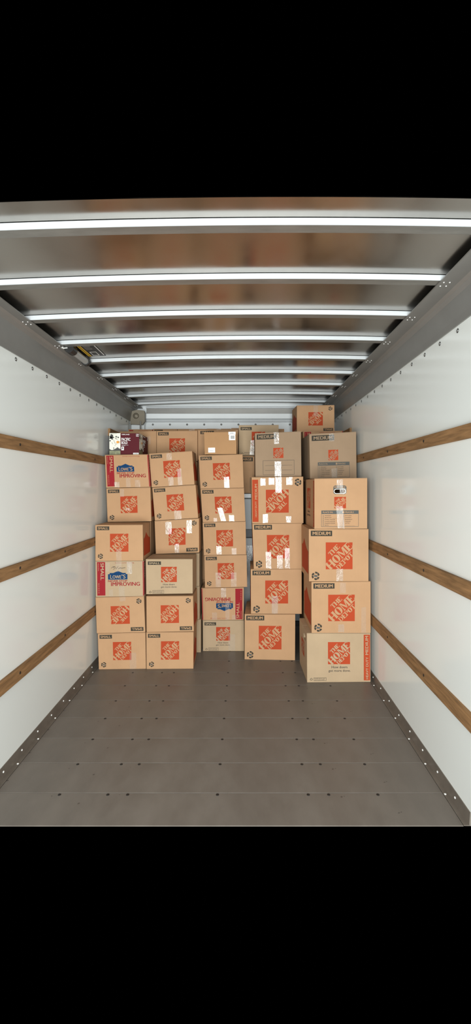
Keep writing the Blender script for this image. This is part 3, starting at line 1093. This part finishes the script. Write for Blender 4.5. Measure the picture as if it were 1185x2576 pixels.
# cartons inside the load that carry the rows above
HB = 'cartons buried inside the load'
HL = 'plain brown carton buried inside the load behind the front stacks'
def pile(x0, x1, y0, y1, top, n, z0=0.0005):
    h = (top - z0) / n
    for i in range(n):
        buried(x0 + .002, x1 - .002, y0, y1, z0 + h * i, z0 + h * (i + 1) - .0005, HL, HB)
def zpx(y, Y): return HC + (VY - y) * Y / F
pile(-1.255, -.86, 4.02, 4.32, zpx(1313, 3.955), 4)
pile(-1.265, -.893, 4.43, 4.72, zpx(1160, 4.43), 6)
pile(-.878, -.47, 4.385, 4.665, zpx(1161, 4.385), 6)
pile(-.468, -.062, 4.43, 4.72, zpx(1157, 4.43), 6)
for xa, xb in ((-1.288 + .16, -.995), (-.99, -.727), (-.722, -.412), (-.407, -.144), (-.14, -.06)):
    pile(xa, xb, 4.74, 5.02, zpx(1149, 4.735) - .001, 6)
pile(.602, 1.006, 4.43, 4.72, zpx(1158, 4.43), 6)
pile(.60, .955, 4.00, 4.40, zpx(1204, 3.9) - .02, 4)

# coffee carton
def coffee():
    Yc = 4.0
    tl, tr, br, bl = [px(x, y, Yc) for x, y in ((275, 1089.5), (350, 1090), (350, 1143.2), (275, 1143.6))]
    d = Vector((0, .36, 0))
    rear = [p + d for p in (tl, tr, br, bl)]
    base = (bl + br) / 2 + d / 2
    root = link(bpy.data.objects.new('coffee_carton', None))
    root.location = base
    tag(root, 'maroon and white printed coffee carton on top of the red-striped carton', 'box')
    mb = MB()
    mb.tris([bl, br, rear[2], rear[3], tl, tr, rear[1], rear[0]],
            [(0, 3, 2, 1), (4, 5, 6, 7), (0, 1, 5, 4), (1, 2, 6, 5), (2, 3, 7, 6), (3, 0, 4, 7)], 'maroon_card')
    mb.build('body', root, base, bevel=.002)
    for fc in (Face(tl, tr, br, bl), Face(tr, rear[1], rear[2], br)):
        mb = MB()
        rnd = random.Random(5)
        fc.rect(mb, .003, .0, .375, .80, 'art_white')
        fc.rect(mb, .003, .80, .375, 1.0, 'art_olive', .0006)
        pts = [(.003, .82), (.003, .73)] + [(.003 + .372 * t / 8, .74 + .05 * math.sin(t * .8)) for t in range(1, 9)] + [(.375, .82)]
        fc.poly(mb, pts, 'art_dark', .0008)
        for cx, cy, r in ((.07, .14, .06), (.10, .27, .035), (.05, .23, .05), (.13, .2, .03), (.03, .36, .03), (.3, .2, .03), (.24, .16, .025)):
            p = []
            for j in range(11):
                t = 2 * math.pi * j / 11
                rr = r * rnd.uniform(.6, 1.25)
                p.append((cx + rr * math.cos(t), cy + rr * 1.35 * math.sin(t)))
            fc.poly(mb, p, 'art_dark', .0010)
        for a, b, c, dd, w in ((.16, .2, .30, .32, .006), (.2, .14, .24, .3, .005), (.28, .14, .2, .28, .005), (.14, .3, .2, .5, .005), (.2, .5, .32, .55, .004),
                              (.18, .6, .26, .46, .005), (.08, .42, .12, .52, .005), (.17, .62, .26, .60, .004), (.3, .36, .34, .48, .005)):
            fc.poly(mb, [(a - w, b), (a + w, b), (c + w, dd), (c - w, dd)], 'art_dark', .0012)
        p = []
        for j in range(13):
            t = 2 * math.pi * j / 13
            rr = rnd.uniform(.4, 1.2)
            p.append((.28 + .085 * rr * math.cos(t), .42 + .055 * rr * math.sin(t)))
        fc.poly(mb, p, 'art_orange', .0011)
        for u in (.15, .26, .29):
            fc.poly(mb, [(u - .012, .66), (u + .012, .66), (u + .008, .76), (u - .012, .76)], 'art_dark', .0012)
        mb.build('picture_panel', root, base)
        mb = MB()
        fc.text(mb, 'STARTING SHIFT', .02, .015, .26, .045, 'art_dark', .01)
        fc.text(mb, 'KIRKLAND', .42, .04, .68, .085, 'white_label', .03)
        fc.text(mb, 'PACIFIC', .41, .22, .71, .36, 'white_label', .035)
        fc.text(mb, 'BOLD', .41, .38, .61, .51, 'white_label', .035)
        fc.text(mb, 'DARK ROAST COFFEE', .41, .545, .64, .568, 'white_label', .01)
        fc.text(mb, '100% ARABICA', .41, .58, .55, .60, 'white_label', .01)
        mb.build('brand_lettering', root, base)
        mb = MB()
        fc.rect(mb, .405, .63, .49, .80, 'white_label')
        fc.poly(mb, [(.447 + .022 * math.cos(2 * math.pi * j / 12), .70 + .04 * math.sin(2 * math.pi * j / 12)) for j in range(12)], 'art_dark', .0012)
        fc.rect(mb, .43, .755, .465, .765, 'art_dark', .0012)
        mb.build('pod_badge', root, base)
        mb = MB()
        fc.rect(mb, .80, .925, .985, .998, 'white_label')
        fc.text(mb, 'COFFEE', .83, .945, .955, .98, 'art_dark', .02)
        mb.build('corner_badge', root, base)
        mb = MB()
        fc.text(mb, '120', .90, .03, .985, .09, 'white_label', .03)
        fc.text(mb, 'PODS', .90, .11, .985, .16, 'white_label', .02)
        mb.build('pod_count', root, base)
coffee()

# little plain box with shipping labels
r = carton('C7', 'little plain brown box with white barcode label on top of the third column', None, [(513.3, 1087.2), (594.6, 1086), (595, 1142.2), (515, 1143.4)], 4.14, .22, card='kraft_brown', name='shipping_box')
rt, fc, bs = BOXES['C7']
mb = MB()
fc.rect(mb, .755, .0, .975, .13, 'white_label'); fc.rect(mb, .77, .14, .965, .375, 'white_label')
fc.text(mb, 'AWB-2', .80, .04, .93, .085, 'art_dark', .02)
rnd = random.Random(3)
u = .825
while u < .935:
    w = rnd.choice((.004, .007, .01))
    fc.rect(mb, u, .175, u + w, .32, 'art_dark', .0011); u += w + .005
mb.build('barcode_label', rt, bs)
mb = MB()
fc.rect(mb, .115, .70, .33, .915, 'white_label')
pts = [(.135 + .02 * k, .83 + .018 * math.sin(k * 2.3)) for k in range(8)]
for a, b in zip(pts, pts[1:]):
    fc.poly(mb, [(a[0], a[1]), (b[0], b[1]), (b[0], b[1] + .012), (a[0], a[1] + .012)], 'ink', .0012)
mb.build('address_label', rt, bs)

# handwriting on the taped red-striped carton
rt, fc, bs = BOXES['A3']
mb = MB()
pts = [(.33, .20), (.36, .16), (.41, .155), (.37, .17), (.375, .24), (.42, .17), (.43, .22), (.47, .15), (.475, .22), (.51, .19), (.55, .20), (.62, .185)]
for a, b in zip(pts, pts[1:]):
    fc.poly(mb, [(a[0], a[1] - .005), (b[0], b[1] - .005), (b[0], b[1] + .005), (a[0], a[1] + .005)], 'ink', .0052)
mb.build('handwriting', rt, bs)

# grey appliance glimpsed between the columns
def appliance():
    x0, x1, ya, yb = -.050, .50, 4.50, 5.02
    ztop = zpx(1241.6, 4.5)
    base = Vector(((x0 + x1) / 2, (ya + yb) / 2, 0))
    root = link(bpy.data.objects.new('upright_freezer', None))
    root.location = base
    tag(root, 'grey upright appliance with white top cap glimpsed between third and fourth columns', 'appliance')
    def bx(name, a, b, m, bev=.006):
        mb = MB(); mb.box(a, b, m)
        return mb.build(name, root, base, bevel=bev)
    zg = [zpx(y, 4.5) for y in (1253, 1332, 1352, 1480)]
    bx('cabinet', (x0, ya + .04, .06), (x1, yb, zg[0]), 'appliance_grey')
    bx('top_cap', (x0 - .004, ya, zg[0]), (x1 + .004, yb, ztop), 'appliance_cap')
    bx('upper_door', (x0, ya, zg[1]), (x1, ya + .038, zg[0] - .006), 'appliance_grey')
    bx('dark_gap', (x0, ya + .012, zg[2]), (x1, ya + .039, zg[1]), 'black_plastic', .003)  # black strip painted in for the dark gap between the two doors
    bx('lower_door', (x0, ya, .09), (x1, ya + .038, zg[2] - .004), 'appliance_grey')
    bx('plinth', (x0 + .01, ya + .03, .0005), (x1 - .01, yb - .01, .06), 'black_plastic', .004)
    mb = MB()
    mb.tris([(x0 + .05, ya - .001, .45), (x0 + .2, ya - .001, .45), (x0 + .2, ya - .012, .95), (x0 + .05, ya - .006, .95)], [(0, 1, 2, 3)], 'tape_shiny')
    mb.build('plastic_wrap', root, base)
appliance()

# lamp and its warning sticker at the roof's left edge
def lamp():
    xa = -1.150
    z = arch(xa) + .0265
    c0 = Vector((xa, 2.905, z - .034)); c1 = Vector((xa, 3.165, z - .034))
    root = link(bpy.data.objects.new('interior_lamp', None))
    root.location = (xa, 3.03, z - .001)
    tag(root, 'grey tube lamp with black end caps fixed under the roof beside the left rail', 'lamp')
    o = root.location.copy()
    def part(name, fn):
        mb = MB(); fn(mb); return mb.build(name, root, o)
    part('tube', lambda mb: cyl(mb, c0, c1, .024, 'grey_tube', 16))
    for a, b in ((c0 + Vector((0, -.05, 0)), c0 + Vector((0, .02, 0))), (c1 + Vector((0, -.015, 0)), c1 + Vector((0, .02, 0)))):
        part('end_cap', lambda mb: cyl(mb, a, b, .032, 'black_plastic', 16))
    for yy in (2.93, 3.15):
        part('mount', lambda mb: mb.box((xa - .014, yy - .012, z - .02), (xa + .014, yy + .012, z - .0005), 'black_plastic'))
    def wire(mb):
        P = [c0 + Vector((-.01, -.05, .0)), c0 + Vector((-.03, -.07, -.01)), c0 + Vector((-.03, -.085, .02)), c0 + Vector((-.01, -.06, .03))]
        for a, b in zip(P, P[1:]):
            cyl(mb, a, b, .004, 'rivet_light', 6)
    part('wire', wire)
    # sticker on the roof skin
    x0, x1, ya, yb = -1.125, -1.0, 2.90, 3.155
    st = link(bpy.data.objects.new('warning_sticker', None))
    zc = arch((x0 + x1) / 2) + .0265
    st.location = ((x0 + x1) / 2, (ya + yb) / 2, zc - .001)
    tag(st, 'black and yellow warning sticker on the metal roof beside the tube lamp', 'sticker')
    mb = MB()
    def q(a, b, c, d, m, off):
        zz = lambda x: arch(x) + .0265 - .0015 - off
        mb.poly([(a, c, zz(a)), (a, d, zz(a)), (b, d, zz(b)), (b, c, zz(b))], m)
    q(x0, x1, ya, yb, 'black_plastic', 0)
    q(x0, x0 + .008, ya, yb, 'yellow_print', .0006)
    q(x0 + .014, x0 + .022, ya, yb, 'yellow_print', .0006)
    q(x1 - .012, x1 - .005, ya + .02, yb - .02, 'rivet_light', .0006)
    q(x0 + .038, x0 + .085, yb - .10, yb - .015, 'rivet_light', .0006)
    q(x0 + .043, x0 + .080, yb - .09, yb - .025, 'black_plastic', .0010)
    for k in range(4):
        q(x0 + .035, x0 + .085 - .006 * (k % 2), ya + .03 + .022 * k, ya + .042 + .022 * k, 'rivet_steel', .0006)
    mb.build('print', st, st.location)
lamp()
